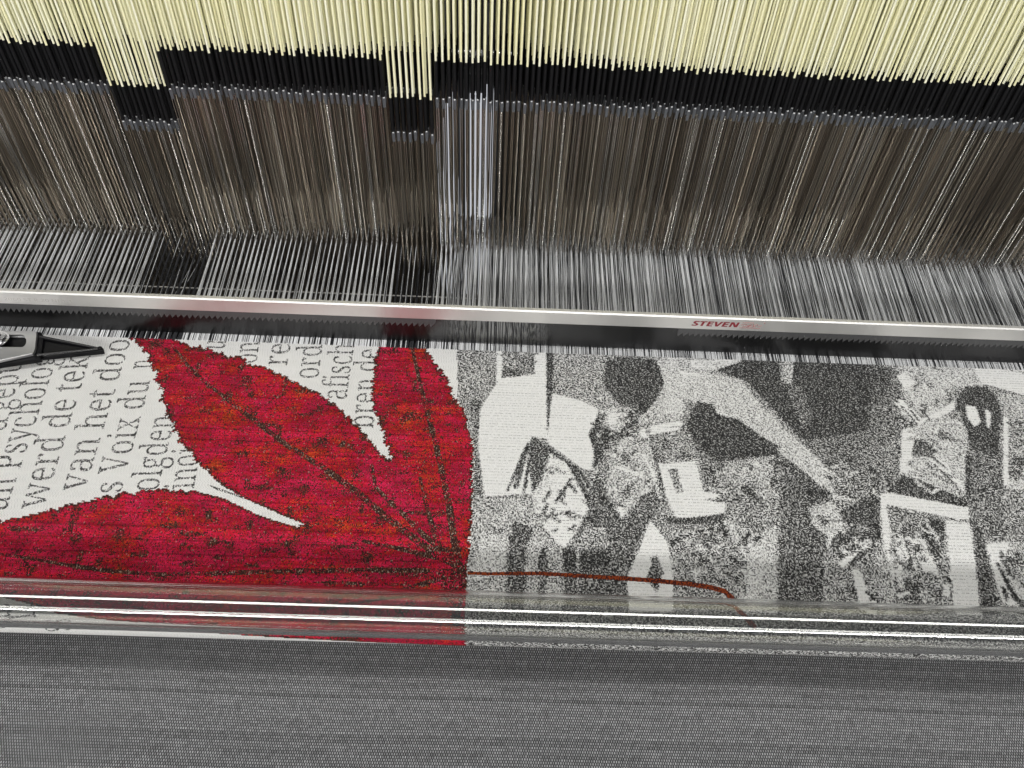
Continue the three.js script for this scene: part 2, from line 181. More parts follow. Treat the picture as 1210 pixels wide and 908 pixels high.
const DETAIL = [                                                    // finer shapes, measured on six larger enlargements: left, top, then shade and outline
  [760, 410, .66, 260, 170, 430, 180, 540, 190, 600, 270, 760, 430, 900, 560, 1100, 720, 1150, 800, 1050, 830, 960, 740, 800, 600, 640, 490, 540, 420, 440, 390, 400, 330, 270, 300], [760, 410, .74, 280, 80, 480, 70, 600, 80, 430, 140, 290, 130], [760, 410, .12, 350, 330, 410, 340, 440, 400, 560, 430, 700, 530, 820, 600, 760, 640, 640, 660, 460, 690, 380, 640, 330, 580, 290, 480, 300, 430],
  [760, 410, .92, 50, 490, 210, 480, 215, 496, 60, 520], [760, 410, .42, 60, 522, 258, 500, 300, 680, 110, 700], [760, 410, .3, 110, 560, 160, 550, 170, 600, 120, 610], [760, 410, .87, 100, 702, 290, 686, 350, 862, 460, 880, 430, 905, 140, 905], [760, 410, .4, 140, 732, 200, 720, 240, 862, 172, 890],
  [760, 410, .52, 480, 680, 600, 690, 640, 660, 780, 650, 800, 700, 760, 860, 640, 900, 540, 830, 470, 760], [760, 410, .16, 790, 640, 812, 650, 772, 850, 750, 850], [760, 410, .16, 590, 820, 660, 890, 640, 905, 578, 850], [760, 410, .75, 640, 690, 700, 680, 690, 720, 650, 730], [760, 410, .15, 1080, 680, 1210, 690, 1200, 740, 1100, 730], [760, 410, .18, 1080, 770, 1130, 770, 1120, 805], [760, 410, .13, 950, 820, 1090, 860, 1080, 908, 960, 880], [760, 410, .55, 810, 90, 885, 92, 880, 220, 830, 215],
  [970, 420, .9, 440, 280, 478, 288, 560, 380, 530, 392], [970, 420, .9, 690, 352, 790, 270, 802, 290, 700, 372], [970, 420, .82, 612, 360, 642, 350, 602, 452, 578, 452], [970, 420, .85, 450, 120, 500, 110, 560, 170, 500, 200], [970, 420, .2, 600, 290, 640, 320, 610, 350, 580, 320], [970, 420, .3, 680, 260, 715, 265, 690, 320],
  [970, 420, .62, 500, 460, 600, 400, 640, 380, 760, 360, 830, 420, 865, 490, 860, 850, 560, 740, 480, 700, 475, 600], [970, 420, .86, 490, 460, 560, 470, 540, 600, 560, 684, 480, 700], [970, 420, .24, 560, 500, 680, 502, 720, 560, 640, 602, 540, 604], [970, 420, .8, 640, 622, 700, 610, 850, 770, 850, 840], [970, 420, .3, 700, 450, 780, 470, 760, 510, 700, 500], [970, 420, .13, 470, 710, 580, 740, 860, 860, 850, 882, 640, 800, 480, 770], [970, 420, .12, 870, 450, 1050, 470, 1020, 600, 900, 560], [970, 420, .32, 870, 600, 1060, 620, 1060, 900, 880, 900], [970, 420, .14, 860, 600, 900, 600, 890, 860, 860, 850],
  [970, 560, .84, 180, 440, 280, 390, 300, 410, 160, 522, 148, 502], [970, 560, .1, 160, 532, 310, 412, 332, 432, 180, 552], [970, 560, .9, 188, 580, 222, 590, 330, 772, 230, 772], [970, 560, .52, 300, 480, 400, 450, 440, 772, 332, 772], [970, 560, .84, 360, 180, 386, 190, 420, 520, 398, 520], [970, 560, .82, 430, 430, 470, 440, 490, 500, 470, 522], [970, 560, .86, 440, 530, 482, 540, 490, 612, 450, 602], [970, 560, .76, 588, 390, 622, 400, 642, 482, 610, 472], [970, 560, .9, 588, 520, 640, 530, 662, 582, 610, 584], [970, 560, .84, 728, 590, 800, 580, 790, 622, 740, 612], [970, 560, .88, 718, 650, 762, 650, 772, 742, 720, 722], [970, 560, .13, 640, 260, 740, 280, 730, 420, 650, 420], [970, 560, .13, 690, 620, 782, 640, 770, 682], [970, 560, .2, 500, 620, 540, 640, 520, 762, 490, 742], [970, 560, .3, 480, 300, 560, 310, 560, 420, 490, 400],
  [970, 560, .84, 978, 420, 1090, 415, 1060, 492, 1000, 482], [970, 560, .82, 1000, 490, 1032, 490, 1120, 772, 1080, 772], [970, 560, .1, 1038, 530, 1060, 530, 1182, 762, 1150, 762], [970, 560, .74, 1100, 600, 1300, 700, 1300, 800, 1180, 742], [970, 560, .22, 1100, 470, 1200, 470, 1190, 562, 1110, 522],
  [760, 550, .84, 100, 60, 150, 150, 200, 292, 380, 300, 470, 240, 380, 212, 220, 222, 136, 0, 90, 20], [760, 550, .14, 130, 312, 370, 312, 480, 282, 482, 330, 380, 346, 150, 352], [760, 550, .12, 10, 180, 100, 120, 112, 180, 60, 322, 0, 342], [760, 550, .68, 640, 520, 722, 500, 702, 850, 590, 850], [760, 550, .6, 1010, 260, 1110, 230, 1172, 362, 1140, 442, 1060, 402, 1000, 322], [760, 550, .3, 1040, 300, 1090, 300, 1100, 350, 1050, 350], [760, 550, .13, 638, 430, 702, 420, 690, 452, 650, 457], [760, 550, .13, 600, 120, 640, 130, 700, 220, 670, 210],
  [540, 540, .78, 620, 50, 652, 40, 790, 310, 650, 542, 600, 522, 530, 432, 460, 312, 550, 200], [540, 540, .38, 600, 200, 652, 190, 640, 262, 608, 272], [540, 540, .33, 558, 300, 582, 310, 570, 362], [540, 540, .38, 640, 340, 702, 330, 680, 372], [540, 540, .13, 640, 20, 682, 40, 772, 200, 790, 312, 760, 232, 690, 102], [540, 540, .25, 880, 280, 930, 340, 1000, 430, 1040, 330, 1110, 210, 1210, 170, 1210, 290, 1150, 370, 1050, 560, 1010, 690, 1000, 800, 640, 800, 640, 560, 700, 520, 790, 450, 800, 330], [540, 540, .10, 630, 552, 712, 556, 712, 680, 636, 680], [540, 540, .10, 732, 570, 900, 560, 900, 660, 740, 650], [540, 540, .62, 714, 540, 728, 540, 728, 800, 716, 800], [540, 540, .42, 690, 520, 760, 420, 880, 420, 910, 540, 720, 545], [540, 540, .22, 330, 400, 390, 400, 420, 560, 400, 660, 290, 660], [540, 540, .2, 500, 540, 530, 540, 520, 680, 480, 660],
  [540, 400, .62, 870, 430, 940, 400, 1050, 420, 1050, 500, 980, 560, 900, 580, 840, 500], [540, 400, .84, 900, 450, 960, 440, 950, 512, 900, 502], [540, 400, .16, 780, 570, 840, 560, 900, 620, 860, 722, 800, 782, 822, 682], [540, 400, .15, 840, 440, 880, 450, 860, 560, 790, 580], [540, 400, .6, 960, 610, 1060, 580, 1150, 600, 1180, 800, 1060, 905, 950, 780], [540, 400, .38, 975, 680, 1030, 680, 1030, 750, 980, 750], [540, 400, .86, 930, 765, 960, 760, 1110, 810, 1100, 830], [540, 400, .85, 1150, 545, 1210, 535, 1210, 560, 1160, 575], [540, 400, .12, 1025, 430, 1045, 430, 1050, 540, 1030, 540],
];
const DSTROKE = [[540, 400, .1, 850, 470, 795, 560, 830, 640, 815, 760], [540, 400, .1, 880, 520, 960, 572, 1000, 556], [540, 400, .15, 470, 600, 400, 680, 340, 890], [540, 400, .15, 480, 620, 430, 720, 410, 890], [540, 400, .2, 490, 640, 455, 760, 450, 890], [540, 400, .12, 540, 660, 720, 780, 790, 870], [970, 420, .2, 480, 90, 545, 100, 580, 160, 555, 210], [970, 420, .1, 478, 304, 550, 382], [970, 420, .3, 620, 640, 700, 690, 800, 730], [970, 420, .3, 660, 700, 760, 760], [970, 420, .25, 1110, 400, 1200, 470], [970, 420, .2, 1110, 600, 1200, 640], [970, 420, .25, 1120, 700, 1200, 720], [970, 560, .2, 450, 200, 560, 380, 600, 520], [970, 560, .85, 540, 620, 600, 700, 620, 770], [760, 550, .15, 420, 440, 480, 500, 470, 560], [760, 550, .2, 560, 380, 600, 430, 540, 500], [760, 550, .85, 380, 540, 440, 600], [760, 550, .2, 330, 520, 340, 600], [540, 540, .15, 1160, 600, 1180, 700, 1160, 760], [760, 410, .85, 0, 640, 60, 760, 100, 900], [760, 410, .2, 40, 540, 100, 760, 130, 900]];
const picR = sketch(RX0, RW, (g) => {
  g.fillStyle = gray(0.40); g.fillRect(RX0, 0, RW, S_TEX);
  for (const [v, ...pts] of PICTURE) poly(g, pts.map(([a, b]) => Q(a, b)), v);
  for (const [ox, oy, v, ...c] of DETAIL) { const pts = []; for (let k = 0; k < c.length; k += 2) pts.push(P(ox + c[k] / 5.04, oy + c[k + 1] / 5.04)); poly(g, pts, v); }
  for (const [ox, oy, v, ...c] of DSTROKE) { const pts = []; for (let k = 0; k < c.length; k += 2) pts.push(P(ox + c[k] / 5.04, oy + c[k + 1] / 5.04)); stroke(g, pts, v, 0.0012); }
  const r = rng(5);
  for (const [a, b, c, d] of [[150, 225, 108, 325], [152, 232, 128, 320], [158, 235, 142, 330], [210, 350, 245, 300], [200, 380, 240, 370], [350, 260, 380, 240], [990, 150, 1010, 175], [965, 150, 985, 175], [1010, 250, 1060, 290], [1020, 270, 1070, 320], [1190, 200, 1215, 230], [355, 330, 390, 300], [950, 400, 990, 560], [1180, 470, 1215, 540]]) stroke(g, [Q(a, b), Q(c, d)], 0.12, 0.0013);
  for (const [x0, y0, x1, y1, n, lo, hi] of [[460, 400, 640, 540, 70, .1, .8], [285, 150, 390, 250, 26, .05, .85], [180, 280, 275, 420, 22, .2, .5], [810, 260, 940, 330, 40, .08, .7], [940, 60, 1080, 170, 34, .25, .9], [960, 210, 1080, 330, 26, .2, .9], [920, 390, 1050, 560, 50, .1, .85], [1180, 180, 1300, 310, 40, .1, .8], [780, 400, 900, 560, 40, .1, .7], [1160, 440, 1300, 580, 30, .1, .9], [540, 260, 690, 350, 26, .1, .7], [330, 240, 420, 370, 16, .3, .75], [100, 30, 165, 75, 12, .1, .6]])
    for (let k = 0; k < n; k++) { const q = Q(x0 + r() * (x1 - x0), y0 + r() * (y1 - y0)); const a = r() * 3, l = 0.001 + r() * 0.003; stroke(g, [[q[0] - Math.cos(a) * l, q[1] - Math.sin(a) * l], [q[0] + Math.cos(a) * l, q[1] + Math.sin(a) * l]], lo + (hi - lo) * r(), 0.0006 + r() * 0.0016); }
});
{                                                                  // soft edges, as a woven half-tone has
  const a = new Float32Array(TW * TH), b = new Float32Array(TW * TH), R = 2;
  for (let k = 0; k < TW * TH; k++) a[k] = picR[4 * k];
  const pass = (src, dst, step, len, lines, across) => { for (let l = 0; l < lines; l++) { let o = l * across, sum = 0; for (let q = -R; q <= R; q++) sum += src[o + clamp(q, 0, len - 1) * step]; for (let q = 0; q < len; q++) { dst[o + q * step] = sum / (2 * R + 1); sum += src[o + clamp(q + R + 1, 0, len - 1) * step] - src[o + clamp(q - R, 0, len - 1) * step]; } } };
  for (let n = 0; n < 2; n++) { pass(a, b, 1, TW, TH, TW); pass(b, a, TW, TH, TW, 1); }
  for (let k = 0; k < TW * TH; k++) picR[4 * k] = a[k];
}
// --- weaving: every pick (0.9 mm) is a row of floats of varied length
const PICK = 0.00062, END = 0.00036;
function weave(x0, w, pixel) { return texture(TW, TH, (d) => { for (let j = 0; j < TH; j++) { const s = (j + 0.5) / TH * S_TEX; for (let i = 0; i < TW; i++) { const x = x0 + (i + 0.5) / TW * w, c = pixel(x, s, (j * TW + i) * 4), k = ((TH - 1 - j) * TW + i) * 4; d[k] = toS(c[0]); d[k + 1] = toS(c[1]); d[k + 2] = toS(c[2]); d[k + 3] = 255; } } }); }
const rag = (x, s) => { const j = Math.floor(s / PICK); return [x + (hash(j, 11) - 0.5) * 0.0016, (j + 0.5) * PICK]; };
const out = [0, 0, 0];
const mapLeft = weave(LX0, LW, (x, s, k) => {
  const j = Math.floor(s / PICK), fs = s / PICK - j, i = Math.floor((x + (hash(j, 3) * 3) * END) / END), h = hash(i, j, 1), h2 = hash(i >> 1, j, 2), [rx, rs] = rag(x, s);
  const at = 4 * (clamp(Math.floor(rs / S_TEX * TH), 0, TH - 1) * TW + clamp(Math.floor((rx - LX0) / LW * TW), 0, TW - 1));
  if (maskL[at] > 127) {
    const margin = coreL[at] < 128, shade = leafL[k] / 255, big = vnoise(x / 0.016, s / 0.011, 21), mid = vnoise(x / 0.005, s / 0.004, 22);
    const dark = (1 - shade) * (0.35 + 0.75 * vnoise(x / 0.005, s / 0.003, 26)) + (margin ? 0.58 : 0) + clamp((0.32 - mid) * 3, 0, 0.5) + 0.19;
    if (h < dark) { const t = hash(i, j, 8); if (t < 0.55) { out[0] = 0.030; out[1] = 0.014; out[2] = 0.014; } else if (t < (shade < 0.5 ? 0.90 : 0.97)) { out[0] = 0.11; out[1] = 0.040; out[2] = 0.026; } else { out[0] = 0.34; out[1] = 0.26; out[2] = 0.2; } }
    else { const t = big * 0.45 + vnoise(x / 0.006, s / 0.003, 23) * 0.35 + h2 * 0.42 - 0.05; if (t < 0.48) { out[0] = 0.53; out[1] = 0.016; out[2] = 0.066; } else if (t < 0.79) { out[0] = 0.46; out[1] = 0.012; out[2] = 0.030; } else if (t < 1.0) { out[0] = 0.54; out[1] = 0.045; out[2] = 0.018; } else { out[0] = 0.56; out[1] = 0.10; out[2] = 0.02; }
      const l = (0.70 + 0.62 * hash(i, j, 9)) * (fs < 0.38 ? 0.22 + 0.3 * hash(j, 9, 4) : 1.12) * (0.85 + 0.3 * hash(j, 5, 3)) * (0.72 + 0.56 * vnoise(x / 0.009, s / 0.005, 27)); for (let q = 0; q < 3; q++) out[q] *= l; }
    return out;
  }
  const ink = 1 - inkL[k] / 255; let v = 0.77 * (0.93 + 0.09 * h) * (((i + j * 2) & 3) === 0 && fs < 0.6 ? 0.72 : 1) * (0.97 + 0.05 * vnoise(x / 0.02, s / 0.02, 31));
  if (ink > 0.45 && h < 0.12 + ink * 0.62) v = 0.03 + 0.09 * h2;
  out[0] = v * 1.0; out[1] = v * 0.995; out[2] = v * 0.975; return out;
});
const mapRight = weave(RX0, RW, (x, s, k) => {
  const j = Math.floor(s / PICK), fs = s / PICK - j, run = 1 + Math.floor(hash(j, Math.floor(x / 0.004), 7) * 1.6), i = Math.floor((x + hash(j, 3) * 4 * END) / (END * run)), h = hash(i, j, 1), [rx, rs] = rag(x, s);
  if (segDist(STEM, x, s) < 0.00085 + 0.0006 * clamp(x * 7)) { const t = hash(i, j, 12); out[0] = t < 0.5 ? 0.06 : 0.27; out[1] = t < 0.5 ? 0.016 : 0.05; out[2] = 0.015; return out; }
  let g = picR[k] / 255; g = clamp(0.02 + g * 0.96 + (g - 0.42) * 0.16, 0.03, 0.97); const soft = 1 - Math.abs(2 * g - 1);
  g += (vnoise(x / 0.006, s / 0.004, 41) - 0.5) * 0.12 * soft + (vnoise(x / 0.002, s / 0.0016, 42) - 0.5) * 0.14 * soft;
  const order = hash(i >> 2, j >> 1, 13), satin = ((((i & 3) + 4 * (j & 1)) * (1 + 2 * Math.floor(order * 4)) + Math.floor(order * 97)) & 7) / 8;                        // the binding order of the weave
  let t = clamp(0.86 * (satin + h / 8) + 0.14 * hash(i, j, 14) + (fs < 0.3 ? 0.07 : -0.03), 0.02, 0.98);
  if (g > 0.79) t = j % 3 === 0 && fs < 0.5 && (i % 3) && h < 0.7 ? 1 : 0.5 * h;
  const lit = clamp((g - t) / 0.58 + 0.5), v = 0.014 + 0.03 * hash(i, j, 6) * (1 - lit) + (g > 0.79 ? 0.12 * (1 - lit) : 0) + lit * 0.75 * (0.88 + 0.16 * hash(i, j, 4));
  out[0] = v; out[1] = v * 1.0; out[2] = v * 0.985; return out;
});
const bumpTex = texture(512, 512, (d, w, h) => { for (let j = 0; j < h; j++) for (let i = 0; i < w; i++) { const a = Math.sin(i / w * Math.PI * 2 * 16), b = Math.sin(j / h * Math.PI * 2 * 16), v = 128 + 55 * a * b + 50 * (hash(i >> 3, j >> 4, 6) - 0.5) + 20 * (hash(i, j, 7) - .5); const k = (j * w + i) * 4; d[k] = d[k + 1] = d[k + 2] = v; d[k + 3] = 255; } }, false);
const bl = bumpTex.clone(); bl.repeat.set(LW / 0.016, S_TEX / 0.014); bl.needsUpdate = true;
const br = bumpTex.clone(); br.repeat.set(RW / 0.016, S_TEX / 0.014); br.needsUpdate = true;
M.clothLeft = phys(1, 1, 1, 0.85, 0.2, { map: mapLeft, bumpMap: bl, bumpScale: 0.0005 });
M.clothRight = phys(1, 1, 1, 0.85, 0.2, { map: mapRight, bumpMap: br, bumpScale: 0.0004 });

// the sheet itself, cut along the motifs it shows
{
  const nx = 840, ns = 230, grids = { text: [], leaf: [], photo: [], stem: [] }, cs = S_END / ns, cx = 2 * X_HALF / nx;
  for (let j = 0; j < ns; j++) for (let i = 0; i < nx; i++) { const x = -X_HALF + (i + 0.5) * cx, s = (j + 0.5) * cs;
    const k = segDist(STEM, x, s) < 0.0017 && x > edgeX(s) ? 'stem' : inside(LEAF, x, s) ? 'leaf' : x > edgeX(s) ? 'photo' : 'text'; grids[k].push(i, j); }
  const t = thing('tapestry', 'woven tapestry with red maple leaf, printed text and a black and white picture', 'tapestry');
  const build = (name, cells, right, mat, label) => {
    const p = [], n = [], uv = [], idx = [], seen = new Map(), x0 = right ? RX0 : LX0, w = right ? RW : LW;
    const vert = (i, j) => { const key = j * (nx + 1) + i; let v = seen.get(key); if (v === undefined) { v = p.length / 3; seen.set(key, v); const x = -X_HALF + i * cx, s = j * cs, q = clothPoint(x, s); p.push(q[0], q[1], q[2]); n.push(q[3], q[4], q[5]); uv.push((x - x0) / w, 1 - s / S_TEX); } return v; };
    for (let k = 0; k < cells.length; k += 2) { const i = cells[k], j = cells[k + 1], a = vert(i, j), b = vert(i + 1, j), c = vert(i + 1, j + 1), d = vert(i, j + 1); idx.push(a, d, b, b, d, c); }
    const g = new THREE.BufferGeometry(); g.setAttribute('position', new THREE.Float32BufferAttribute(p, 3)); g.setAttribute('normal', new THREE.Float32BufferAttribute(n, 3)); g.setAttribute('uv', new THREE.Float32BufferAttribute(uv, 2)); g.setIndex(idx);
    const o = part(name, g, mat, t); o.userData.label = label; return o;
  };
  build('text_panel', grids.text, false, M.clothLeft, 'white woven ground with lines of dark serif lettering');
  build('leaf_motif', grids.leaf, false, M.clothLeft, 'red woven maple leaf with dark brown veins and toothed edges');
  build('picture_panel', grids.photo, true, M.clothRight, 'black and white woven picture of an arm, papers and books');
  build('leaf_stem', grids.stem, true, M.clothRight, 'thin rust coloured woven leaf stem crossing the picture');
}

// ---------------------------------------------------------------- breast rail, clear tube, grey cloth below
const tubeC = { y: 0.01125, z: 0.1711, R: 0.0109 };
tag(part('breast_rail', new THREE.CylinderGeometry(RAIL.r - 0.0008, RAIL.r - 0.0008, 1.0, 40).rotateZ(Math.PI / 2).translate(0, -RAIL.r, RAIL.z), M.black), 'dark round rail that the tapestry bends over under the clear tube', 'rail');
{
  const ri = 0.0093, pts = [[tubeC.R, -0.48], [tubeC.R, 0.48], [ri, 0.48], [ri, -0.48], [tubeC.R, -0.48]].map(([r, y]) => new THREE.Vector2(r, y));
  const outer = new THREE.CylinderGeometry(tubeC.R, tubeC.R, 0.96, 96, 1, true), inner = new THREE.CylinderGeometry(ri, ri, 0.96, 96, 1, true);
  inner.index.array.reverse(); { const n = inner.attributes.normal.array; for (let k = 0; k < n.length; k++) n[k] = -n[k]; }
  const ring = (y) => new THREE.RingGeometry(ri, tubeC.R, 96).rotateX(y > 0 ? -Math.PI / 2 : Math.PI / 2).translate(0, y, 0);
  const g = mergeGeometries([outer, inner, ring(0.48), ring(-0.48)]).rotateZ(Math.PI / 2).translate(0, tubeC.y, tubeC.z);
  const smear = texture(512, 1024, (d, w, h) => { for (let j = 0; j < h; j++) for (let i = 0; i < w; i++) { const a = vnoise(i / 30, j / 14, 91), b = vnoise(i / 4, j / 1.5, 92), v = 5 + 14 * Math.max(0, a - 0.55) + (b > 0.955 ? 30 : 0), k = (j * w + i) * 4; d[k] = d[k + 1] = d[k + 2] = v; d[k + 3] = 255; } }, false);
  const acrylic = new THREE.MeshPhysicalMaterial({ color: new THREE.Color().setRGB(0.93, 0.93, 0.92), roughness: 1, roughnessMap: smear, clearcoat: 1, clearcoatRoughness: 0.015, transmission: 1, thickness: 0.003, ior: 1.49, specularIntensity: 1, attenuationColor: new THREE.Color(0.75, 0.78, 0.74), attenuationDistance: 0.03 });
  tag(part('clear_tube', g, acrylic), 'long clear acrylic tube lying across the tapestry at its lower edge', 'tube');
}
{
  const GW = 1024, tex = texture(GW, GW, (d, w, h) => { for (let j = 0; j < h; j++) for (let i = 0; i < w; i++) {
    const row = Math.floor(j / 16), fj = (j % 16) / 16, ii = i + (row & 1) * 8, ci = Math.floor(ii / 16), fi = (ii % 16) / 16, hh = hash(ci % 64, row, 2);
    let v = (fj < 0.72 && fi < 0.56) ? 0.40 + 0.30 * hh : (fj < 0.72 ? 0.045 : 0.10) + 0.03 * hash(i, j, 3);
    v *= 0.33 + 0.13 * vnoise(row * 0.55, i / 900, 9) + 0.15 * hash(row, 7, 1) + 0.05 * hash(row, i >> 6, 1); const k = (j * w + i) * 4; d[k] = toS(v * 0.98); d[k + 1] = toS(v * 0.99); d[k + 2] = toS(v * 1.02); d[k + 3] = 255; } });
  tex.repeat.set(1 / 0.072, 1 / 0.082);
  const g = new THREE.PlaneGeometry(1, 0.42, 60, 80).rotateX(-Math.PI / 2), p = g.attributes.position, uv = g.attributes.uv;
  for (let k = 0; k < p.count; k++) { const x = p.getX(k), z = p.getZ(k) + 0.20; p.setXYZ(k, x, -0.033 - 0.20 * Math.pow(Math.max(0, 0.13 - z), 1.5) + 0.0012 * Math.sin(x * 17 + z * 30) + 0.0006 * Math.sin(x * 41 - z * 22), z); uv.setXY(k, x + 0.5, z); }
  g.computeVertexNormals();
  tag(part('grey_cloth', g, phys(1, 1, 1, 0.8, 0.2, { map: tex })), 'plain grey finely woven cloth below the clear tube', 'cloth');
}

// ---------------------------------------------------------------- reed: comb of steel dents under a silver cap
const REED_Z = -0.0061, CAP = { y0: 0.0200, y1: 0.0294, zf: -0.0045, zb: -0.0079 };
const reed = thing('reed', 'weaving reed with silver top bar over a dark comb of fine steel dents', 'reed');
{
  const b = 0.0007, c = CAP;
  part('cap', extrudeX([[c.zf, c.y0], [c.zf, c.y1 - b], [c.zf - b, c.y1], [c.zb + b, c.y1], [c.zb, c.y1 - b], [c.zb, c.y0]], 0.46), M.alu, reed).userData.label = 'silver top bar of the reed';
  part('lower_baulk', new THREE.BoxGeometry(0.92, 0.012, 0.006).translate(0, -0.05, REED_Z - 0.0003), M.black, reed);
  const one = new THREE.BoxGeometry(0.00024, 0.067, 0.0026), list = new THREE.InstancedMesh(one, M.dent, 1820), m4 = new THREE.Matrix4();
  for (let k = 0; k < 1820; k++) list.setMatrixAt(k, m4.makeTranslation((k - 909.5) * 0.0005, -0.0136, REED_Z));
  list.name = 'dents'; list.userData.kind = 'stuff'; list.castShadow = list.receiveShadow = true; reed.add(list);
  for (const [xa, xb] of [[-0.459, -0.035], [0.105, 0.459]]) {      // grey notched strip copying the reflection of the shed threads in the dents
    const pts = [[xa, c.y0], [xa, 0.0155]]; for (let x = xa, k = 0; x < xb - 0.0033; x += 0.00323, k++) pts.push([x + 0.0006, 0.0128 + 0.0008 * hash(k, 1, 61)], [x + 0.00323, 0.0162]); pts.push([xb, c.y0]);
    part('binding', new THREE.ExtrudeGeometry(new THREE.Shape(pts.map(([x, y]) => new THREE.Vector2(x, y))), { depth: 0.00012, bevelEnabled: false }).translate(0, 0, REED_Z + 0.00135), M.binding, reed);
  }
  const loader = new FontLoader(), bold = await loader.loadAsync('fonts/droid/droid_sans_bold.typeface.json'), plain = await loader.loadAsync('fonts/droid/droid_sans_regular.typeface.json');
  const word = (font, text, px0, px1, py, height, y, skew, mat, name) => {
    const g = new THREE.ShapeGeometry(font.generateShapes(text, 1), 4); g.computeBoundingBox(); const bb = g.boundingBox;
    const x0 = atDepth(px0, py, c.zf)[0], x1 = atDepth(px1, py, c.zf)[0], sx = (x1 - x0) / (bb.max.x - bb.min.x), sy = height / (bb.max.y - bb.min.y);
    const m = new THREE.Matrix4().set(sx, skew * sy, 0, x0 - bb.min.x * sx, 0, sy, 0, y - bb.min.y * sy, 0, 0, 1, c.zf + 0.0001, 0, 0, 0, 1); g.applyMatrix4(m); return part(name, name === 'lettering' ? mergeGeometries([g, g.clone().translate(0.00022, 0, 0.00003)]) : g, mat, reed); };
  word(bold, 'STEVEN', 817, 871, 384, 0.0039, c.y0 + 0.0026, 0.25, M.red, 'lettering').userData.label = 'dark red maker lettering on the silver bar';
  word(plain, '2060 ST R:20 NI 1.1', 4, 82, 352, 0.0022, c.y0 + 0.0026, 0, M.paleMark, 'engraved_code').userData.label = 'small pale engraved code at the left of the bar';
  const [lx0] = atDepth(874, 386, c.zf), [lx1] = atDepth(899, 386, c.zf), L = new MB(), zz = c.zf + 0.00005, y0 = c.y0 + 0.0022, hh = 0.0043, w = lx1 - lx0, sk = 0.0009;
  const line = (pts, r = 0.00015) => L.path(pts.map(([a, b2]) => [lx0 + a * w + b2 * sk, y0 + b2 * hh, zz]), r, 4);
  line([[0, 0], [1, 0]]); line([[0, 1], [0.55, 1]]); line([[0, 0.5], [0.2, 0.75], [0.35, 0.4], [0.5, 0.7]]); line([[0.1, 0.25], [0.45, 0.22], [0.75, 0.3]]); line([[0.55, 0.85], [0.62, 0.35], [0.72, 0.8], [0.85, 0.4], [1, 0.55]]); line([[0.3, 0.15], [0.5, 0.6]]);
  L.rod([lx1 + 0.0012, y0 + hh * 1.05, zz], [lx1 + 0.0017, y0 + hh * 1.05, zz], 0.0003, 6);
  part('worn_emblem', L.geometry(), M.fadedRed, reed).userData.label = 'worn faded red emblem after the lettering';
}
// thin wire lying across the warp behind the reed
{ const z = -0.046; tag(part('cross_wire', new MB().rod([-0.46, -0.003, z], [0.46, -0.003, z], 0.0005, 8).geometry(), M.paleMark), 'thin pale wire running across the warp just behind the reed', 'wire'); }

// ---------------------------------------------------------------- harness: cream cord, black sleeve, bead, clip and wire heddle
const PITCHX = 0.00323, COLS = 218, ROWS = 8, ROWZ = 0.0045, Z_FRONT = -0.082, Y_EYE = 0.0068, DROP = 0.0225;
const H = {};                                                     // heights are above the eye
{
  const up = 0.107;
  H.cord = new MB().rod([0, up + 0.0195, 0], [0, up + 0.17, 0], 0.00062, 8).geometry();
  { const b = new MB(); b.rod([0, up + 0.0205, 0], [0, up + 0.0215, 0], 0.0011, 10, 0.00072).rod([0, up + 0.0008, 0], [0, up + 0.0205, 0], 0.00108, 10, 0.0011).rod([0, up - 0.0004, 0], [0, up + 0.0008, 0], 0.0006, 10, 0.00108); H.sleeve = b.geometry(); }
  H.bead = new THREE.SphereGeometry(0.00062, 10, 8).translate(0, up - 0.0004, 0.0004);
  { const g = new THREE.BoxGeometry(0.0019, 0.006, 0.0009).translate(0, up - 0.0036, 0), p = g.attributes.position; for (let k = 0; k < p.count; k++) if (p.getY(k) < up - 0.0036) p.setX(k, p.getX(k) * 0.72); H.clip = g; }
  const twine = (top) => { const b = new MB(), r = 0.00033, turn = 0.0017;           // a pair of wires: open above, twisted together towards the eye
    for (const s of [0, Math.PI]) { const q = []; q.push([Math.cos(s) * 0.00062, up - 0.005, 0]); if (top < up - 0.02) q.push([Math.cos(s) * 0.00055, top + 0.006, 0]);
      for (let y = top; y > 0.004; y -= turn / 4) { const a = s + (top - y) / turn * Math.PI * 2; q.push([Math.cos(a) * r, y, Math.sin(a) * r]); }
      const c = Math.cos(s); q.push([c * 0.0007, 0.0015, 0], [c * 0.0007, -0.0015, 0], [-c * 0.00022, -0.006, c * 0.0003], [-c * 0.0004, -0.09, 0]); b.path(q, 0.00021, 4); }
    return b.geometry(); };
  H.wire = twine(0.034); H.twisted_wire = twine(up - 0.007);
}
const KEYS = [['cord', M.cord], ['sleeve', M.sleeve], ['bead', M.bead], ['clip', M.clip], ['wire', M.wire]];
const xOf = (k) => (k - (COLS - 1) / 2) * PITCHX;
const tipX = (px, py) => atDepth(px, py, Z_FRONT)[0];
const BLOCKS = [[tipX(132, 110), tipX(201, 112)], [tipX(457, 126), tipX(513, 127)]];
const blockOf = (k) => { const x = xOf(k); return x > BLOCKS[0][0] && x < BLOCKS[0][1] ? 0 : x > BLOCKS[1][0] && x < BLOCKS[1][1] ? 1 : -1; };
const rr = rng(4242), place = [];
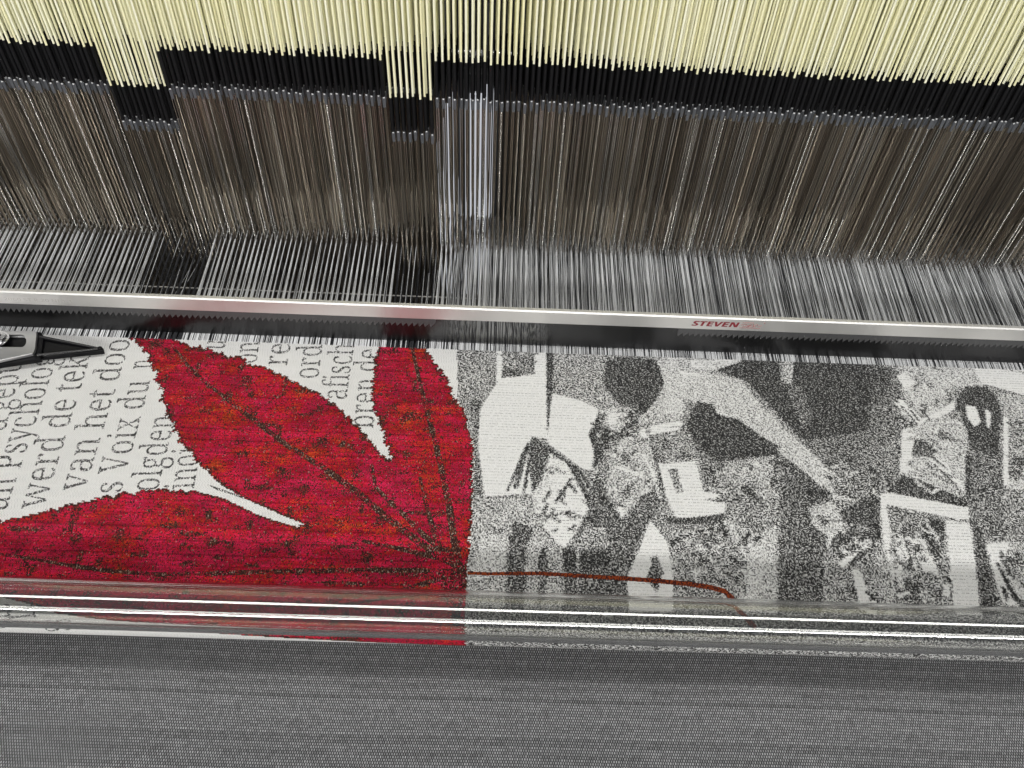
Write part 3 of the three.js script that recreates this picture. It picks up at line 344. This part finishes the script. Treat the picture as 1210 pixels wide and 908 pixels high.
for (let j = 0; j < ROWS; j++) for (let k = 0; k < COLS; k++) { const b = j < 2 ? blockOf(k) : -1; place.push({ j, k, b, p: [xOf(k) - j * 0.00016 + (rr() - 0.5) * 0.0004, Y_EYE - (b >= 0 ? DROP : 0) + (rr() - 0.5) * 0.0016, Z_FRONT - j * ROWZ - (k % 2) * 0.0013 + (rr() - 0.5) * 0.0006], turn: (rr() - 0.5) * 1.1, lean: [(rr() - 0.5) * 0.004, (rr() - 0.5) * 0.0045], twisted: rr() < 0.22 + 0.4 * (vnoise(k / 5, 1, 8) > 0.6) }); }
const singles = place.filter((q) => q.j === 0 || (q.j === 1 && Math.abs(q.k - COLS / 2 + 0.5) < 47)), crowd = place.filter((q) => !singles.includes(q));
{
  const cordTints = [M.cord, std(0.92, 0.89, 0.58, 0.55), std(0.96, 0.95, 0.74, 0.45)];
  const wireTints = [M.wire, std(0.20, 0.165, 0.13, 0.38, 0.85), std(0.78, 0.76, 0.72, 0.22, 0.95), std(0.34, 0.29, 0.235, 0.34, 0.9)];
  const protos = [0, 1].map((w) => { const proto = new THREE.Group(); for (const [n, m] of KEYS) { const o = new THREE.Mesh(n === 'wire' && w ? H.twisted_wire : H[n], m); o.name = n; o.castShadow = o.receiveShadow = true; proto.add(o); } return proto; });
  const say = (q) => q.j ? (q.b >= 0 ? ['lowered heddle of the second row, behind the right-hand dropped block', 'lowered heddles of the second row'] : ['cream corded heddle standing in the second row behind the front heddles', 'heddles of the second row'])
    : q.b === 0 ? ['lowered front heddle in the left-hand dropped block, its black sleeve hanging low', 'lowered front heddles of the left block'] : q.b === 1 ? ['lowered front heddle in the dropped block near the centre, black sleeve hanging low', 'lowered front heddles of the centre block'] : ['raised front row heddle with cream cord, black sleeve and brown steel wire', 'raised heddles of the front row'];
  singles.forEach((q) => { const o = protos[q.twisted ? 1 : 0].clone(); o.name = numbered('heddle'); o.position.set(...q.p); o.rotation.set(q.lean[0], q.turn, q.lean[1]); o.children[0].material = cordTints[Math.floor(rr() * 3)]; o.children[4].material = wireTints[Math.floor(rr() * 4)]; const [l, g] = say(q); tag(o, l, 'heddle', g); scene.add(o); });
  const rest = thing('heddle_rows', 'packed rows of cream corded heddles filling the depth behind the front rows', 'heddles', [0, 0, 0], null, 'stuff'), m4 = new THREE.Matrix4();
  for (const [n, m] of [...KEYS, ['twisted_wire', M.wire]]) { const mine = crowd.filter((q) => n === 'wire' ? !q.twisted : n === 'twisted_wire' ? q.twisted : true), o = new THREE.InstancedMesh(H[n], m, mine.length); mine.forEach((q, i) => o.setMatrixAt(i, m4.makeRotationFromEuler(new THREE.Euler(q.lean[0], q.turn, q.lean[1])).setPosition(...q.p))); if (n === 'cord') mine.forEach((q, i) => { const v = 0.92 + 0.1 * hash(i, 1, 81); o.setColorAt(i, new THREE.Color().setRGB(v, v, v * (0.92 + 0.14 * hash(i, 2, 81)))); }); if (n.includes('wire')) mine.forEach((q, i) => { const v = [1, 0.45, 1.6, 0.75][Math.floor(hash(i, 3, 81) * 4)]; o.setColorAt(i, new THREE.Color().setRGB(v, v * 0.97, v * 0.93)); }); o.name = n; o.castShadow = o.receiveShadow = true; rest.add(o); }
}

// ---------------------------------------------------------------- warp: one thread from each eye through the reed to the fell
{
  const nearest = [], others = [new MB(), new MB()], base = new MB(), r = rng(99);
  const count = { n: 0 };
  for (const q of place) {
    const right = clamp((q.p[0] + 0.05) / 0.06), low = blockOf(q.k) >= 0, xr = xOf(q.k) + (q.j - 3.5) * (0.00034 + 0.00006 * right) + (r() - 0.5) * 0.0003, dark = low ? r() < 0.88 : r() < 0.20 + 0.16 * right;
    q.p[0] += right * ((q.j * 3) % 8 - 3.5) * 0.00022;
    const pts = [[q.p[0], q.p[1], q.p[2] - 0.06], [q.p[0], q.p[1], q.p[2]], [xr, q.b >= 0 ? -0.001 : 0.0005, REED_Z], [xr, 0, 0.0004]];
    const single = q.j === 0 || (q.j === 1 && Math.abs(q.k - COLS / 2 + 0.5) < 47);
    if (single) {
      const o = part('warp_thread', new MB().path(pts.slice(1), 0.00018 - 0.00004 * right, 5).geometry(), dark ? M.darkThread : M.thread);
      const low = q.b >= 0, l = `${dark ? 'dark' : 'white'} ${low ? 'lowered' : 'raised'} warp thread running from the ${q.j ? 'second' : 'front'} heddle row through the reed`;
      tag(o, l, 'thread', `${dark ? 'dark' : 'white'} ${low ? 'lowered' : 'raised'} warp threads of the ${q.j ? 'second' : 'front'} row`);
    } else others[dark ? 1 : 0].path(pts.slice(1), 0.00018 - 0.00004 * right, 4);
    if (right > 0.1 && !low) for (let e = 0; e < 3; e++) if (r() < right * 0.95) { const xe = xr + (r() - 0.5) * PITCHX * 0.9; others[r() < 0.34 ? 1 : 0].path([[xe + (q.p[0] - xr) + (r() - 0.5) * 0.0016, 0.0055 - 0.006 * r(), Z_FRONT - ROWS * ROWZ], [xe, -0.0012 - 0.0006 * r(), REED_Z], [xe, -0.0014, 0.0004]], 0.00013, 4); }
  }
  tag(part('warp_threads', others[0].geometry(), M.thread), 'dense sheet of white warp threads running from the rear heddles to the cloth', 'threads', null, 'stuff');
  tag(part('dark_warp_threads', others[1].geometry(), M.darkThread), 'scattered dark warp threads lying among the white ones', 'threads', null, 'stuff');
}

// ---------------------------------------------------------------- temple: black pointed guide in a slotted metal plate
{
  const yT = 0.0085, t = thing('temple', 'black pointed temple in a slotted silver plate resting over the left cloth edge', 'temple');
  const A = (px, py, y = yT) => atHeight(px, py, y);
  const slot = []; for (let k = 0; k <= 12; k++) { const a = -Math.PI / 2 + Math.PI * k / 12; slot.push(A(25 + 7 * Math.cos(a), 403 + 8 * Math.sin(a))); } slot.push(A(-12, 411), A(-12, 395));
  part('plate', slab([A(-60, 390), A(38, 391), A(43, 392), A(43, 397), A(41, 413), A(38, 418), A(0, 426), A(-60, 438)], yT - 0.0022, yT, 0.0004, [slot]), M.plate, t).userData.label = 'silver slotted plate';
  part('bracket', slab([A(-60, 387.5), A(46, 389), A(50, 394), A(46, 421), A(0, 427.5), A(-60, 439)], yT - 0.0056, yT - 0.0023, 0.0005), M.blackGloss, t);
  part('pointed_guide', slab([A(43, 395, 0.0055), A(47, 396, 0.0055), A(114, 408, 0.0055), A(121, 409.5, 0.0055), A(121.5, 413, 0.0055), A(114, 414, 0.0055), A(46, 421, 0.0055), A(43, 421, 0.0055)], 0.0012, 0.0045, 0.0008), M.blackGloss, t);
  const tip = A(117.5, 410.5, 0.006), rails = new MB();
  for (const [x0, y0] of [[44, 397.5], [44, 419.5]]) { const a = A(x0, y0, 0.006); rails.rod([a[0], 0.0056, a[1]], [tip[0], 0.0048, tip[1]], 0.0011, 10, 0.0007); }
  part('rail', rails.geometry(), phys(0.01, 0.01, 0.011, 0.15, 1), t);
  part('tip_bead', new THREE.SphereGeometry(0.0013, 16, 12).translate(tip[0], 0.005, tip[1]), M.blackGloss, t);
  const c = A(-1, 401.5), bolt = part('bolt', new THREE.CylinderGeometry(0.0044, 0.0048, 0.0035, 32).translate(c[0], yT + 0.0012, c[1]), M.steel, t);
  part('hex_socket', new THREE.CylinderGeometry(0.0021, 0.0021, 0.0006, 6).translate(c[0], yT + 0.0029, c[1]), M.black, bolt);
  part('washer', new THREE.CylinderGeometry(0.0055, 0.0055, 0.0008, 32).translate(c[0], yT + 0.0003, c[1]), M.steel, t);
}

// ---------------------------------------------------------------- seen only through the gap in line with the eye: added glowing strips and bright fittings
{
  const z = -0.46, [x0, y0] = atDepth(522, 345, z), [x1, y1] = atDepth(588, 94, z), w = Math.abs(x1 - x0), h = y1 - y0, cx = (x0 + x1) / 2, cy = (y0 + y1) / 2;
  const t = thing('added_glow', 'pale glowing strips added to make the white streaks between the central heddles', 'lamp', [cx, cy, z]);  // added glow that makes the white streaks behind the heddles
  const glow = new THREE.MeshStandardMaterial({ color: 0x777777, emissive: new THREE.Color(0.9, 0.93, 1), emissiveIntensity: 0.55 });
  for (let k = 0; k < 13; k++) { const top = h * (0.5 - (k < 4 ? 0.05 * (4 - k) : 0) - 0.08 * hash(k, 1, 71)), bot = -h * 0.5, ww = w / 13 * (0.35 + 0.6 * hash(k, 3, 71)); part('glowing_strip', new THREE.BoxGeometry(ww, top - bot, 0.004).translate((k - 6) * w / 13, (top + bot) / 2, 0), glow, t); }
  part('housing', new RoundedBoxGeometry(w + 0.008, h + 0.008, 0.012, 2, 0.002).translate(0, 0, -0.009), M.machine, t);
  const l = new THREE.RectAreaLight(new THREE.Color(0.9, 0.95, 1), 0.12, w, h); l.position.set(cx, cy, z + 0.004); l.lookAt(cx, cy, 1); l.castShadow = true; l.name = 'added_glow_light'; scene.add(l);  // weak light added along with the glowing strips
  const zb = -0.40, [bx, by] = atDepth(556, 62, zb), b = thing('chrome_rail', 'small chrome rail with bolt heads glinting between the cords above the glowing strips', 'rail', [bx, by, zb]);
  part('bar', new MB().rod([-0.045, 0, 0], [0.045, 0, 0], 0.0035, 14).geometry(), M.steel, b);
  for (const x of [-0.03, -0.012, 0.008, 0.026]) part('bolt_head', new THREE.SphereGeometry(0.0055, 16, 12).translate(x, 0.0, 0.002), M.steel, b);
  for (const x of [-0.024, 0.016]) part('post', new MB().rod([x, 0, 0], [x, 0.05, 0], 0.004, 12).geometry(), M.steel, b);
}
renderer.render(scene, camera);
